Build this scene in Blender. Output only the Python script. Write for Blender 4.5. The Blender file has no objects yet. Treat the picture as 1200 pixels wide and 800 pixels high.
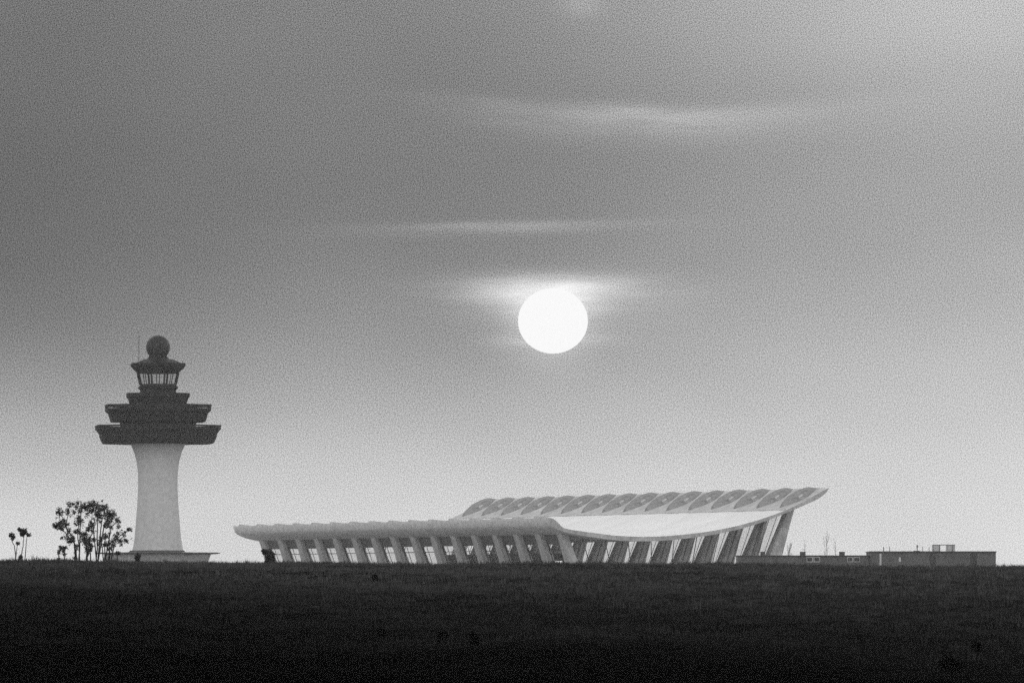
import bpy, math, random
import numpy as np
from mathutils import Vector

random.seed(7)
rng = np.random.default_rng(11)
R = math.radians
scene = bpy.context.scene
col = scene.collection

GRAIN = 4.0
F = 8858.0            # focal length in photo pixels (about 266 mm on 36 mm film)
HOR = 697.0           # eye level in the photo


def P(px, py, Y):     # a point seen at photo pixel (px, py) standing Y metres away
    return Vector(((px - 600.0) / F * Y, Y, (HOR - py) / F * Y))


# ------------------------------------------------------------------ materials
def new_mat(name):
    m = bpy.data.materials.new(name)
    m.use_nodes = True
    nt = m.node_tree
    nt.nodes.clear()
    out = nt.nodes.new('ShaderNodeOutputMaterial')
    return m, nt, out


def rough_mat(name, base, var=0.25, scale=0.6, fine=4.0, rough=0.85, spec=0.3, bump=0.0, streak=0.0):
    """grey stone / concrete / paint, mottled by two sizes of noise in object space"""
    m, nt, out = new_mat(name)
    b = nt.nodes.new('ShaderNodeBsdfPrincipled')
    tc = nt.nodes.new('ShaderNodeTexCoord')
    n1 = nt.nodes.new('ShaderNodeTexNoise'); n1.inputs['Scale'].default_value = scale; n1.inputs['Detail'].default_value = 5
    n2 = nt.nodes.new('ShaderNodeTexNoise'); n2.inputs['Scale'].default_value = fine; n2.inputs['Detail'].default_value = 3
    nt.links.new(tc.outputs['Object'], n1.inputs['Vector'])
    if streak:
        mp = nt.nodes.new('ShaderNodeMapping'); mp.inputs['Scale'].default_value = (1, 1, streak)
        nt.links.new(tc.outputs['Object'], mp.inputs['Vector']); nt.links.new(mp.outputs['Vector'], n2.inputs['Vector'])
    else:
        nt.links.new(tc.outputs['Object'], n2.inputs['Vector'])
    mx = nt.nodes.new('ShaderNodeMath'); mx.operation = 'ADD'
    nt.links.new(n1.outputs['Fac'], mx.inputs[0]); nt.links.new(n2.outputs['Fac'], mx.inputs[1])
    mr = nt.nodes.new('ShaderNodeMapRange')
    mr.inputs['From Min'].default_value = 0.65; mr.inputs['From Max'].default_value = 1.35
    mr.inputs['To Min'].default_value = base * (1 - var); mr.inputs['To Max'].default_value = base * (1 + var)
    nt.links.new(mx.outputs[0], mr.inputs['Value'])
    nt.links.new(mr.outputs[0], b.inputs['Base Color'])
    b.inputs['Roughness'].default_value = rough
    b.inputs['Specular IOR Level'].default_value = spec
    if bump:
        bp = nt.nodes.new('ShaderNodeBump'); bp.inputs['Strength'].default_value = bump; bp.inputs['Distance'].default_value = 0.05
        nt.links.new(n2.outputs['Fac'], bp.inputs['Height']); nt.links.new(bp.outputs[0], b.inputs['Normal'])
    nt.links.new(b.outputs[0], out.inputs['Surface'])
    return m


def glass_mat(name, gloss=0.10, tint=0.93):
    m, nt, out = new_mat(name)
    t = nt.nodes.new('ShaderNodeBsdfTransparent')
    g = nt.nodes.new('ShaderNodeBsdfGlossy'); g.inputs['Roughness'].default_value = 0.05
    n = nt.nodes.new('ShaderNodeTexNoise'); n.inputs['Scale'].default_value = 0.5
    mr = nt.nodes.new('ShaderNodeMapRange'); mr.inputs['To Min'].default_value = tint - 0.06; mr.inputs['To Max'].default_value = tint + 0.04
    tc = nt.nodes.new('ShaderNodeTexCoord')
    nt.links.new(tc.outputs['Object'], n.inputs['Vector']); nt.links.new(n.outputs['Fac'], mr.inputs['Value'])
    nt.links.new(mr.outputs[0], t.inputs['Color'])
    mx = nt.nodes.new('ShaderNodeMixShader'); mx.inputs[0].default_value = gloss
    nt.links.new(t.outputs[0], mx.inputs[1]); nt.links.new(g.outputs[0], mx.inputs[2])
    nt.links.new(mx.outputs[0], out.inputs['Surface'])
    return m


def slope_shade(nt):  # shading down the slope painted into colour, darker towards bottom and left
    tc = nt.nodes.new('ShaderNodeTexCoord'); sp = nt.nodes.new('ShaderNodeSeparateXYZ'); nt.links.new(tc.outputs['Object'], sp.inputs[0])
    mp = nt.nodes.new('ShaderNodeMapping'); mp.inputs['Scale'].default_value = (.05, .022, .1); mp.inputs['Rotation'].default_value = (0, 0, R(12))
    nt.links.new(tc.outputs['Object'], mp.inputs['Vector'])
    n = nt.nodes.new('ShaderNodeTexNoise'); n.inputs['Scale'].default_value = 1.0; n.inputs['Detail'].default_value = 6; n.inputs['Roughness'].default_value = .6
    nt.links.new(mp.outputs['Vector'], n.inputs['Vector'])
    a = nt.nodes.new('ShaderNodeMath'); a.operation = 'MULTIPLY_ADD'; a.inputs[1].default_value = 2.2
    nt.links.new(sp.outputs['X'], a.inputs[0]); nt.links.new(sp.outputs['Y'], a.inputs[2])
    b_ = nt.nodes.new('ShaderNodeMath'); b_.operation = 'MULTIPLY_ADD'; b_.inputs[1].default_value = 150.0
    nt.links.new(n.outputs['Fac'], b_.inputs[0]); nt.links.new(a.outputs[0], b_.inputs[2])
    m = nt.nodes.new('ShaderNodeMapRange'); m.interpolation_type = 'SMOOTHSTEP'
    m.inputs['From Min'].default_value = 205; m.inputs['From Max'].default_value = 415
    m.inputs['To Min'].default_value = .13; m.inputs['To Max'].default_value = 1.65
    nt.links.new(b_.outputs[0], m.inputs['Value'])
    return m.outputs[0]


def leaf_mat(name, base, trans=0.25, dry=False):  # dry: stronger mottle, and slope shading painted into the blade colour
    m, nt, out = new_mat(name)
    d = nt.nodes.new('ShaderNodeBsdfDiffuse'); t = nt.nodes.new('ShaderNodeBsdfTranslucent')
    tc = nt.nodes.new('ShaderNodeTexCoord')
    n = nt.nodes.new('ShaderNodeTexNoise'); n.inputs['Scale'].default_value = 0.75 if dry else 0.35; n.inputs['Detail'].default_value = 4
    n.inputs['Roughness'].default_value = 0.65
    mr = nt.nodes.new('ShaderNodeMapRange'); mr.inputs['From Min'].default_value = 0.3; mr.inputs['From Max'].default_value = 0.7
    mr.inputs['To Min'].default_value = base * (.15 if dry else .45); mr.inputs['To Max'].default_value = base * (1.9 if dry else 1.6)
    nt.links.new(tc.outputs['Object'], n.inputs['Vector']); nt.links.new(n.outputs['Fac'], mr.inputs['Value'])
    cout = mr.outputs[0]
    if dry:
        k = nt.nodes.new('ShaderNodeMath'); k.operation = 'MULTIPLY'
        nt.links.new(cout, k.inputs[0]); nt.links.new(slope_shade(nt), k.inputs[1]); cout = k.outputs[0]
    nt.links.new(cout, d.inputs['Color']); nt.links.new(cout, t.inputs['Color'])
    mx = nt.nodes.new('ShaderNodeMixShader'); mx.inputs[0].default_value = trans
    nt.links.new(d.outputs[0], mx.inputs[1]); nt.links.new(t.outputs[0], mx.inputs[2])
    nt.links.new(mx.outputs[0], out.inputs['Surface'])
    return m


def emit_mat(name, strength):
    m, nt, out = new_mat(name)
    e = nt.nodes.new('ShaderNodeEmission'); e.inputs['Strength'].default_value = strength
    e.inputs['Color'].default_value = (1, 1, 1, 1)
    nt.links.new(e.outputs[0], out.inputs['Surface'])
    return m


M = dict(
    roof=rough_mat('roof_membrane', 0.70, 0.2, 0.12, 1.5, rough=0.42, spec=0.5),
    concrete=rough_mat('raw_concrete', 0.46, 0.42, 0.35, 3.0, streak=0.4),
    lip=rough_mat('lip_concrete', 0.63, 0.32, 0.8, 2.6),
    edge=rough_mat('weathered_edge', 0.60, 0.36, 0.5, 2.5, rough=0.8, spec=0.3),
    head=rough_mat('column_head_concrete', 0.33, 0.5, 0.9, 2.2, bump=.5),  # darker tone stands in for the shade on the hoods
    metal=rough_mat('dark_window_metal', 0.10, 0.2, 1.0, 5.0, rough=0.5, spec=0.5),
    white_metal=rough_mat('pale_sheet_metal', 0.80, 0.05, 1.0, 5.0, rough=0.35, spec=0.5),
    apron=rough_mat('apron_concrete', 0.34, 0.2, 0.1, 1.0),
    floor=rough_mat('terrazzo_floor', 0.5, 0.1, 0.5, 6.0, rough=0.4),
    inner=rough_mat('inner_wall', 0.16, 0.15, 0.5, 3.0),
    glass=glass_mat('clear_glass', 0.05, 0.97),
    cabglass=glass_mat('cab_glass', 0.06, 0.90),
    shaft=rough_mat('pale_shaft_concrete', 0.57, 0.17, 0.9, 2.6, streak=0.6),
    bronze=rough_mat('dark_cladding', 0.011, 0.25, 0.5, 3.0, rough=0.7),
    ball=rough_mat('radome_shell', 0.02, 0.15, 0.5, 3.0, rough=0.6),
    podium=rough_mat('podium_concrete', 0.36, 0.42, 0.5, 3.0, bump=0.4),
    brick=rough_mat('dark_brick', 0.135, 0.45, 0.4, 3.0),
    coping=rough_mat('dark_coping', 0.08, 0.2, 1.0, 3.0),
    dark=rough_mat('dark_opening', 0.05, 0.2, 1.0, 3.0, rough=0.4),
    bark=rough_mat('bark', 0.035, 0.3, 3.0, 20.0),
    dark_leaf=leaf_mat('dark_leaf', 0.008, 0.1),
    leaf=leaf_mat('leaf', 0.06, 0.12),
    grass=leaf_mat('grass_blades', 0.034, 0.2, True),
    lit=emit_mat('lit_panel', 0.6),
    sun=emit_mat('sun_surface', 0.485),
)
# ground: grass over soil, slope shading painted into its colour
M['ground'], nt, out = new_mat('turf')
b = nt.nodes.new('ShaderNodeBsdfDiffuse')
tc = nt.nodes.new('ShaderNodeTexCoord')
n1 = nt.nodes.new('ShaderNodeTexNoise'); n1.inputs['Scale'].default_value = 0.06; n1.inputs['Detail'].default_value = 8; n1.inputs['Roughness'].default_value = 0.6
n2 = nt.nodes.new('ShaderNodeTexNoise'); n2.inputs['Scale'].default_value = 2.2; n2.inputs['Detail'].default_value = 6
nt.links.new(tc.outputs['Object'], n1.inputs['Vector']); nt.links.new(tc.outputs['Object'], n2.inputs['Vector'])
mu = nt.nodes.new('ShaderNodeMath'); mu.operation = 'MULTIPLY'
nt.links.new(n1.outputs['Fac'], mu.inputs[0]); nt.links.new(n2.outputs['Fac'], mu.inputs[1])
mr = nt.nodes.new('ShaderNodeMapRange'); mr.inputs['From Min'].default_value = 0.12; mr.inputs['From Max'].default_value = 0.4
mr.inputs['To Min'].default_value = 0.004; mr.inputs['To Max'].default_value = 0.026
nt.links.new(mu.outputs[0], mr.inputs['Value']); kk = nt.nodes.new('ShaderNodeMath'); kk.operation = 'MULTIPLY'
nt.links.new(mr.outputs[0], kk.inputs[0]); nt.links.new(slope_shade(nt), kk.inputs[1]); nt.links.new(kk.outputs[0], b.inputs['Color'])
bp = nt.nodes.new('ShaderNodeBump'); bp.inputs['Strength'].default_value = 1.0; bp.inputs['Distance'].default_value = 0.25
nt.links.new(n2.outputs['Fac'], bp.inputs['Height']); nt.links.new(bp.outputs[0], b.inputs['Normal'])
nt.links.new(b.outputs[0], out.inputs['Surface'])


# ------------------------------------------------------------------ mesh helpers
class MB:
    def __init__(s): s.v = []; s.f = []

    def add(s, vs, fs):
        o = len(s.v); s.v += [tuple(p) for p in vs]; s.f += [tuple(i + o for i in f) for f in fs]

    def hexa(s, p):   # 8 points: bottom ring 0-3, top ring 4-7
        s.add(p, [(3, 2, 1, 0), (4, 5, 6, 7), (0, 1, 5, 4), (1, 2, 6, 5), (2, 3, 7, 6), (3, 0, 4, 7)])

    def box(s, x0, x1, y0, y1, z0, z1):
        s.hexa([(x0, y0, z0), (x1, y0, z0), (x1, y1, z0), (x0, y1, z0), (x0, y0, z1), (x1, y0, z1), (x1, y1, z1), (x0, y1, z1)])

    def lathe(s, prof, n, cx=0, cy=0, rot=0.0, cap=True):
        vs = []; fs = []
        for (r, z) in prof:
            for i in range(n):
                a = rot + 2 * math.pi * i / n
                vs.append((cx + r * math.cos(a), cy + r * math.sin(a), z))
        for j in range(len(prof) - 1):
            for i in range(n):
                k = (i + 1) % n
                fs.append((j * n + i, j * n + k, (j + 1) * n + k, (j + 1) * n + i))
        if cap:
            fs.append(tuple(range(n - 1, -1, -1))); fs.append(tuple((len(prof) - 1) * n + i for i in range(n)))
        s.add(vs, fs)

    def tube(s, pts, rads, n=6):
        vs = []; fs = []
        pts = [Vector(p) for p in pts]
        for j, p in enumerate(pts):
            d = (pts[min(j + 1, len(pts) - 1)] - pts[max(j - 1, 0)]).normalized()
            a = d.cross(Vector((0, 1, 0.01)));
            if a.length < 1e-3: a = d.cross(Vector((1, 0, 0)))
            a.normalize(); b_ = d.cross(a)
            for i in range(n):
                t = 2 * math.pi * i / n
                vs.append(p + (a * math.cos(t) + b_ * math.sin(t)) * rads[j])
        for j in range(len(pts) - 1):
            for i in range(n):
                k = (i + 1) % n
                fs.append((j * n + i, j * n + k, (j + 1) * n + k, (j + 1) * n + i))
        fs.append(tuple(range(n - 1, -1, -1))); fs.append(tuple((len(pts) - 1) * n + i for i in range(n)))
        s.add(vs, fs)

    def bar(s, a, b, w, d):
        """square bar between two points"""
        s.tube([a, b], [w * 0.7071, w * 0.7071], 4)

    def build(s, name, mat, parent=None, smooth=False):
        me = bpy.data.meshes.new(name)
        me.from_pydata(s.v, [], s.f); me.update()
        import bmesh
        bm = bmesh.new(); bm.from_mesh(me); bmesh.ops.recalc_face_normals(bm, faces=bm.faces); bm.to_mesh(me); bm.free()
        me.materials.append(mat)
        if smooth:
            me.shade_smooth()
        o = bpy.data.objects.new(name, me); col.objects.link(o)
        if parent: o.parent = parent
        return o


def tag(o, label=None, cat=None, group=None, kind=None):
    if label: o['label'] = label
    if cat: o['category'] = cat
    if group: o['group'] = group
    if kind: o['kind'] = kind
    return o


def thing(name, loc, label, cat, group=None, rz=0.0):
    o = bpy.data.objects.new(name, None); col.objects.link(o)
    o.location = loc; o.rotation_euler = (0, 0, rz); o.empty_display_size = 1
    return tag(o, label, cat, group)


# ------------------------------------------------------------------ terrain
def smooth(a, b, x):
    t = np.clip((x - a) / (b - a), 0, 1)
    return t * t * (3 - 2 * t)


GZ = 3.5             # level of the airfield beyond the rise


def ground_z(x, y):
    x = np.asarray(x, float); y = np.asarray(y, float)
    t = np.clip(y - 150.0, 0, 377.0)
    z = -1.75 + 0.01945 * t - 0.5 * (0.0159 / 300.0) * t * t
    w = smooth(500, 1350, y)
    tilt = -0.0052 * np.clip(x, -60, 60) * smooth(120, 450, y) * (1 - w)
    z = z * (1 - w) + GZ * w + tilt
    near = smooth(60, 200, y) * (1 - smooth(600, 900, y))
    z = z + near * 1.5 * (0.05 * np.sin(x * 0.21 + 1.3 * np.sin(y * 0.05)) + 0.035 * np.sin(x * 0.53 + y * 0.11)
                    + 0.06 * np.sin(y * 0.083 + x * 0.06) + 0.02 * np.sin(x * 1.7 + 2 * np.sin(y * .3)))
    return z


xs = np.concatenate([np.linspace(-6000, -400, 15)[:-1], np.linspace(-400, -60, 18)[:-1], np.linspace(-60, 60, 241), np.linspace(60, 400, 18)[1:], np.linspace(400, 6000, 15)[1:]])
ys = np.concatenate([np.linspace(-600, 100, 8)[:-1], np.linspace(100, 520, 281), np.linspace(520, 1400, 60)[1:], np.linspace(1400, 7000, 30)[1:]])
XX, YY = np.meshgrid(xs, ys)
ZZ = ground_z(XX, YY)
nx, ny = len(xs), len(ys)
idx = np.arange(nx * ny).reshape(ny, nx)
quads = np.stack([idx[:-1, :-1], idx[:-1, 1:], idx[1:, 1:], idx[1:, :-1]], -1).reshape(-1, 4)


def np_mesh(name, verts, faces, mat, smooth_=False):
    me = bpy.data.meshes.new(name)
    nv, nf, k = len(verts), len(faces), faces.shape[1]
    me.vertices.add(nv); me.vertices.foreach_set('co', np.ascontiguousarray(verts, dtype=np.float32).ravel())
    me.loops.add(nf * k); me.loops.foreach_set('vertex_index', np.ascontiguousarray(faces, dtype=np.int32).ravel())
    me.polygons.add(nf); me.polygons.foreach_set('loop_start', np.arange(0, nf * k, k, dtype=np.int32))
    me.update(calc_edges=True); me.validate()
    me.materials.append(mat)
    if smooth_: me.shade_smooth()
    o = bpy.data.objects.new(name, me); col.objects.link(o)
    return o


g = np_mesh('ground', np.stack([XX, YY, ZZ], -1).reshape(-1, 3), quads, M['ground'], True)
g['kind'] = 'structure'


# grass: clumps of curved blades over the slope and its brow
def blades(cx, cy, hmin, hmax, wmin, wmax, per, spread):
    n = len(cx) * per
    x = np.repeat(cx, per) + rng.normal(0, spread, n); y = np.repeat(cy, per) + rng.normal(0, spread, n)
    hh = np.repeat(rng.uniform(hmin, hmax, len(cx)), per) * rng.uniform(0.55, 1.1, n)
    ww = rng.uniform(wmin, wmax, n)
    z = ground_z(x, y) - 0.03
    a = rng.uniform(0, np.pi, n); lean = rng.normal(0, 0.33, n) * hh; la = rng.uniform(0, 2 * np.pi, n)
    dx, dy = np.cos(a) * ww, np.sin(a) * ww
    mx_, my_ = x + np.cos(la) * lean * .35, y + np.sin(la) * lean * .35
    tx, ty = x + np.cos(la) * lean, y + np.sin(la) * lean
    v = np.empty((n, 5, 3))
    v[:, 0] = np.stack([x - dx, y - dy, z], -1); v[:, 1] = np.stack([x + dx, y + dy, z], -1)
    v[:, 2] = np.stack([mx_ + dx * .8, my_ + dy * .8, z + hh * .55], -1); v[:, 3] = np.stack([mx_ - dx * .8, my_ - dy * .8, z + hh * .55], -1)
    v[:, 4] = np.stack([tx, ty, z + hh], -1)
    o = np.arange(n)[:, None] * 5
    f = np.concatenate([o + np.array([0, 1, 2]), o + np.array([0, 2, 3]), o + np.array([3, 2, 4])])
    return v.reshape(-1, 3), f


def scatter(n, y0, y1, margin):
    y = np.sqrt(rng.uniform(y0 ** 2, y1 ** 2, n))
    x = rng.uniform(-1, 1, n) * (y * 0.0685 * margin + 4)
    return x, y


V, Fc, off = [], [], 0
cx, cy = scatter(52000, 135, 480, 1.25)
# patchy growth: thin the clumps by a slow wave field
keep = rng.uniform(0, 1, len(cx)) < 0.45 + 0.55 * (0.5 + 0.5 * np.sin(cx * .35 + 2 * np.sin(cy * .09)) * np.sin(cy * .13 + 1.5 * np.sin(cx * .22)))
for (a, b_, args) in ((cx[keep], cy[keep], (0.06, 0.19, 0.006, 0.015, 8, 0.13)),):
    v, f = blades(a, b_, *args); V.append(v); Fc.append(f + off); off += len(v)
cx, cy = scatter(9000, 165, 480, 1.2)                       # taller tufts
v, f = blades(cx, cy, 0.14, 0.34, 0.008, 0.018, 10, 0.14); V.append(v); Fc.append(f + off); off += len(v)
cx = rng.uniform(-40, 40, 2600); cy = rng.uniform(440, 475, 2600)   # brow of the rise
v, f = blades(cx, cy, 0.08, 0.22, 0.008, 0.016, 6, 0.12); V.append(v); Fc.append(f + off); off += len(v)
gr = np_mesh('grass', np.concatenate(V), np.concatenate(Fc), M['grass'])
tag(gr, 'short rough dark grass covering the rise in the foreground', 'grass', kind='stuff')


# taller weeds on the brow, left: thin upright stalks growing as one patchy cover
wm = MB()
for (px0, px1, pyb, h0, h1, n) in ((34, 46, 656, .35, .72, 34), (46, 60, 657, .3, .6, 30), (0, 9, 655, .25, .45, 18), (62, 72, 658, .15, .4, 16), (150, 260, 660, .12, .3, 40)):
    base = P((px0 + px1) / 2, pyb, 452)
    half = (px1 - px0) / 2 / F * 452
    for i in range(n):
        x = base.x + random.uniform(-half, half); y = 452 + random.uniform(-.5, .5)
        z0 = float(ground_z(x, y)) - .05
        h = random.uniform(h0, h1); ln = random.gauss(0, .2) * h
        wm.tube([(x, y, z0), (x + ln * .4, y, z0 + h * .6), (x + ln, y, z0 + h)], [.009, .007, .003], 4)
        for q in range(2):
            zq = z0 + h * random.uniform(.3, .95)
            wm.add([(x + ln * .5, y, zq), (x + ln * .5 + random.uniform(-.05, .05), y + .02, zq + .09), (x + ln * .5 + .015, y + .03, zq + .03)], [(0, 1, 2)])
wo_ = wm.build('weeds', M['bark'])
tag(wo_, 'sparse tall weed stalks along the brow of the rise at left', 'weeds', kind='stuff')


# ------------------------------------------------------------------ small trees on the brow
def leaf_cloud(mb, c, r, n, ls):
    for _ in range(n):
        d = Vector((random.gauss(0, 1), random.gauss(0, 1), random.gauss(0, 1)))
        d = d.normalized() * r * random.uniform(0.05, 1.12) ** .6
        p = Vector(c) + d
        a = Vector((random.gauss(0, 1), random.gauss(0, 1), random.gauss(0, .8) - .3)).normalized()
        b_ = a.cross(Vector((random.gauss(0, 1), random.gauss(0, 1), random.gauss(0, 1)))).normalized()
        L = ls * random.uniform(.6, 1.3); w = L * random.uniform(.22, .38)
        mb.add([p, p + a * L * .45 + b_ * w, p + a * L, p + a * L * .45 - b_ * w], [(0, 1, 2, 3)])


def small_tree(name, base_px, stems, clumps, Y, label, cat='tree', group=None, scale=9.41, org=(50, 580), ls=.105, dens=1.0, lw=1.0):
    def Q(zx, zy, dy=0.0):
        p = P(org[0] + zx / scale, org[1] + zy / scale, Y); p.y += dy; return p
    b0 = Q(*base_px); b0.z = float(ground_z(b0.x, b0.y)) - .03
    root = thing(name, b0, label, cat, group)
    tr, cr = MB(), MB()
    tips = []
    for st in stems:
        dy0 = random.uniform(-.25, .25); dyt = random.uniform(-.8, .8)
        pts = []
        for j, (zx, zy) in enumerate(st):
            t = j / max(1, len(st) - 1)
            p = Q(zx, zy, dy0 + dyt * t) - b0
            if j == 0: p.z = float(ground_z(p.x + b0.x, p.y + b0.y)) - b0.z - .05
            pts.append(p)
        # subdivide with a little wander
        fine = [pts[0]]
        for a, b_ in zip(pts, pts[1:]):
            for s in (.34, .67, 1):
                q = a.lerp(b_, s)
                if s < 1: q += Vector((random.gauss(0, .018), random.gauss(0, .03), 0))
                fine.append(q)
        n = len(fine)
        tr.tube(fine, [lw * (.034 * (1 - j / n) ** .8 + .008) for j in range(n)], 6)
        tips += fine[2:]
        for p in fine[len(fine) // 2:]:
            if random.random() < .8 and cat == 'tree' and lw == 1.0:
                a = Vector((random.gauss(0, .22), random.gauss(0, .2), random.uniform(.05, .3)))
                tr.tube([p, p + a * .6, p + a + Vector((0, 0, .05))], [.010 * lw, .007 * lw, .003], 4)
                leaf_cloud(cr, p + a, .10, random.randint(4, 10), ls)
    for (zx, zy, r) in clumps:
        c0 = Q(zx, zy)
        c0 = c0 - b0
        # depth: near the closest stem point, with scatter
        if tips:
            q = min(tips, key=lambda t: (t.x - c0.x) ** 2 + (t.z - c0.z) ** 2)
            c = Vector((c0.x, q.y + random.gauss(0, .3), c0.z))
            tr.tube([q, q.lerp(c, .5) + Vector((0, 0, .03)), c], [.012 * lw, .008 * lw, .004 * lw], 4)
        else: c = c0
        rr = (1.38 if lw == 1.0 else 1.0) * r / scale / F * Y
        leaf_cloud(cr, c, rr, max(14, int(dens * 900 * rr ** 1.35)), ls)
    tr.build('trunk', M['bark'], root)
    if cr.f: cr.build('crown', M['leaf'], root)
    return root


TY = 452.0
small_tree('broadleaf_tree', (450, 745),
    [[(378, 745), (370, 560), (310, 490), (210, 370), (170, 190)], [(420, 745), (405, 600), (388, 430), (395, 260), (385, 90)],
     [(372, 600), (345, 470), (280, 400), (255, 330), (290, 180), (300, 95)],
     [(395, 300), (430, 160), (520, 100)],
     [(478, 745), (480, 560), (455, 430), (520, 360), (545, 250), (560, 90)], [(490, 745), (500, 600), (520, 480), (560, 400), (620, 230)],
     [(540, 745), (528, 620), (545, 560), (490, 480)], [(360, 745), (366, 640), (375, 560)]],
    [(170,165,25),(185,210,22),(150,190,15),(215,180,12),(300,100,25),(280,180,30),(330,95,15),(385,85,18),(345,185,15),(370,130,20),
     (420,170,22),(435,130,25),(470,110,30),(500,150,30),(520,110,32),(560,90,28),(560,150,28),(540,180,25),(490,205,15),
     (400,255,28),(390,300,25),(430,285,18),(360,320,15),(150,330,30),(200,310,30),(220,280,25),(250,330,28),(210,370,22),(170,340,25),
     (285,320,15),(120,335,20),(290,380,20),(285,415,14),(380,395,28),(355,400,15),(420,420,18),(510,370,22),(535,350,25),(525,300,15),
     (500,380,15),(545,390,12),(270,470,25),(310,490,35),(290,510,25),(340,470,18),(210,465,10),(440,430,25),(475,430,25),(450,480,30),
     (490,490,30),(470,520,28),(510,530,28),(540,560,22),(500,580,28),(530,600,20),(490,620,22),(510,650,18),(520,480,20),(560,490,18),
     (370,560,18),(365,640,12),(355,690,14),(375,700,10)], TY,
    'broad many stemmed leafy tree, the largest on the brow, left of the control tower')
small_tree('broadleaf_tree', (592, 745),
    [[(590, 745), (600, 500), (602, 330), (600, 180), (590, 110)], [(602, 360), (650, 280), (690, 140)], [(602, 400), (680, 330), (740, 220), (790, 215)],
     [(602, 330), (560, 318), (540, 300)], [(680, 330), (760, 350), (830, 280)]],
    [(590,120,30),(600,180,25),(650,130,30),(690,140,30),(640,165,25),(630,220,25),(610,245,20),(590,215,20),(720,190,30),(750,200,35),
     (710,240,32),(730,280,36),(720,330,35),(750,240,30),(790,220,18),(690,330,22),(760,350,18),(830,280,20),(850,290,12),(815,270,12),
     (840,350,18),(560,320,14),(620,535,18),(570,490,18),(640,290,12)], TY + 1.5,
    'slender straight stemmed tree whose leafy head joins the right side of the largest tree')
small_tree('broadleaf_tree', (705, 745),
    [[(690, 745), (682, 560), (690, 450)], [(718, 745), (735, 600), (790, 500), (860, 440), (945, 378)], [(738, 590), (800, 540), (920, 500)],
     [(682, 560), (650, 480)], [(735, 600), (740, 400)]],
    [(690,440,28),(650,470,22),(640,500,18),(680,460,20),(710,540,25),(690,545,20),(740,520,22),(780,500,25),(800,450,22),(830,420,15),
     (820,480,20),(860,500,22),(910,500,18),(930,510,12),(865,545,15),(780,555,18),(890,440,15),(910,410,15),(940,375,18),(970,380,12),
     (735,590,18),(760,590,12)], TY - .6,
    'low spreading tree leaning right towards the control tower shaft')
small_tree('sapling', (185, 745), [[(180, 745), (178, 650), (200, 570)]],
    [(195,580,15),(180,640,18),(205,570,10),(180,700,10),(188,610,10)], TY - .4,
    'thin sapling with few leaves just left of the largest tree, the left of two', 'sapling', 'saplings beside the largest tree', ls=.11)
small_tree('sapling', (245, 745), [[(245, 745), (240, 620), (265, 575)]],
    [(240,590,20),(262,578,14),(245,650,14),(236,615,12)], TY - .2,
    'thin sapling just left of the largest tree, the right of two, nearer its trunk', 'sapling', 'saplings beside the largest tree', ls=.11)
S2 = dict(scale=4.2857, org=(0, 570))
small_tree('sapling', (82, 375), [[(84, 375), (76, 310), (65, 265), (62, 240)], [(76, 310), (90, 282)]],
    [(62,240,9),(70,248,8),(54,246,6),(64,258,7),(90,282,7)], TY, 'small bare stemmed tree with a tuft of leaves on top, leftmost in the photo', 'tree', 'pair of small trees at the left edge', ls=.13, dens=1.5, lw=.8, **S2)
small_tree('sapling', (104, 375), [[(104, 375), (112, 320), (120, 260), (118, 225)], [(120, 260), (140, 240)]],
    [(100,215,8),(112,222,12),(128,222,12),(118,236,12),(138,240,9),(150,243,7),(110,240,9),(103,350,9),(100,362,8)], TY + .4,
    'small bare stemmed tree with a larger rounded leafy top, right one of the leftmost pair', 'tree', 'pair of small trees at the left edge', ls=.13, dens=1.5, lw=.8, **S2)
small_tree('shrub', (690, 385), [[(690, 385), (690, 345)], [(690, 375), (700, 350)]],
    [(690,345,9),(696,352,10),(684,352,9),(690,362,9),(688,374,7)], TY - .3, 'small dark shrub standing in front of the control tower base', 'shrub', ls=.12, dens=1.4, **S2)
small_tree('shrub', (585, 385), [[(585, 385), (588, 340)]],
    [(588,334,8),(594,332,6)], TY - .3, 'tiny wispy shrub between the leaning tree and the tower base', 'shrub', ls=.10, dens=1.2, **S2)
S3 = dict(scale=9.23, org=(290, 610))
small_tree('shrub', (235, 470), [[(235, 470), (240, 400), (200, 335)], [(240, 400), (275, 360)], [(230, 470), (255, 400)]],
    [(185,335,24),(215,345,30),(250,355,25),(275,362,16),(170,325,12),(240,395,28),(265,400,20),(215,390,14),(245,430,30),(220,440,24),(270,435,20),(240,465,26)],
    TY - .5, 'dark ragged shrub on the brow in front of the far left terminal column', 'shrub', ls=.13, dens=1.5, **S3)
# dark low bushes on the slope
def bush(px, py, wpx, hpx, label, name='low_bush', ls=.07, dens=1.0, stem=True):
    # distance at which the slope is seen at this height
    Yb = min(np.linspace(140, 450, 800), key=lambda y: abs(float(ground_z((px - 600) / F * y, y)) - (HOR - py) / F * y))
    base = P(px, py, Yb); base.z = float(ground_z(base.x, base.y))
    root = thing(name, base, label, 'bush', 'low bushes on the slope' if name == 'low_bush' else None)
    m = F / Yb
    w, h = wpx / m / 2, hpx / m
    st, lf = MB(), MB()
    for i in range(7):
        a = random.uniform(0, 6.28); r = w * random.uniform(.3, .9)
        tip = Vector((math.cos(a) * r, math.sin(a) * r, h * random.uniform(.5, .95)))
        st.tube([(tip.x * .1, tip.y * .1, -.05), tip * .6, tip], [.012, .008, .003], 4)
        leaf_cloud(lf, tip * .85, max(.08, w * .55), int(60 * dens), ls)
    leaf_cloud(lf, Vector((0, 0, h * .35)), max(.1, w * .7), int(140 * dens), ls)
    st.build('stem', M['bark'], root); lf.build('foliage', M['dark_leaf'], root)


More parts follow.
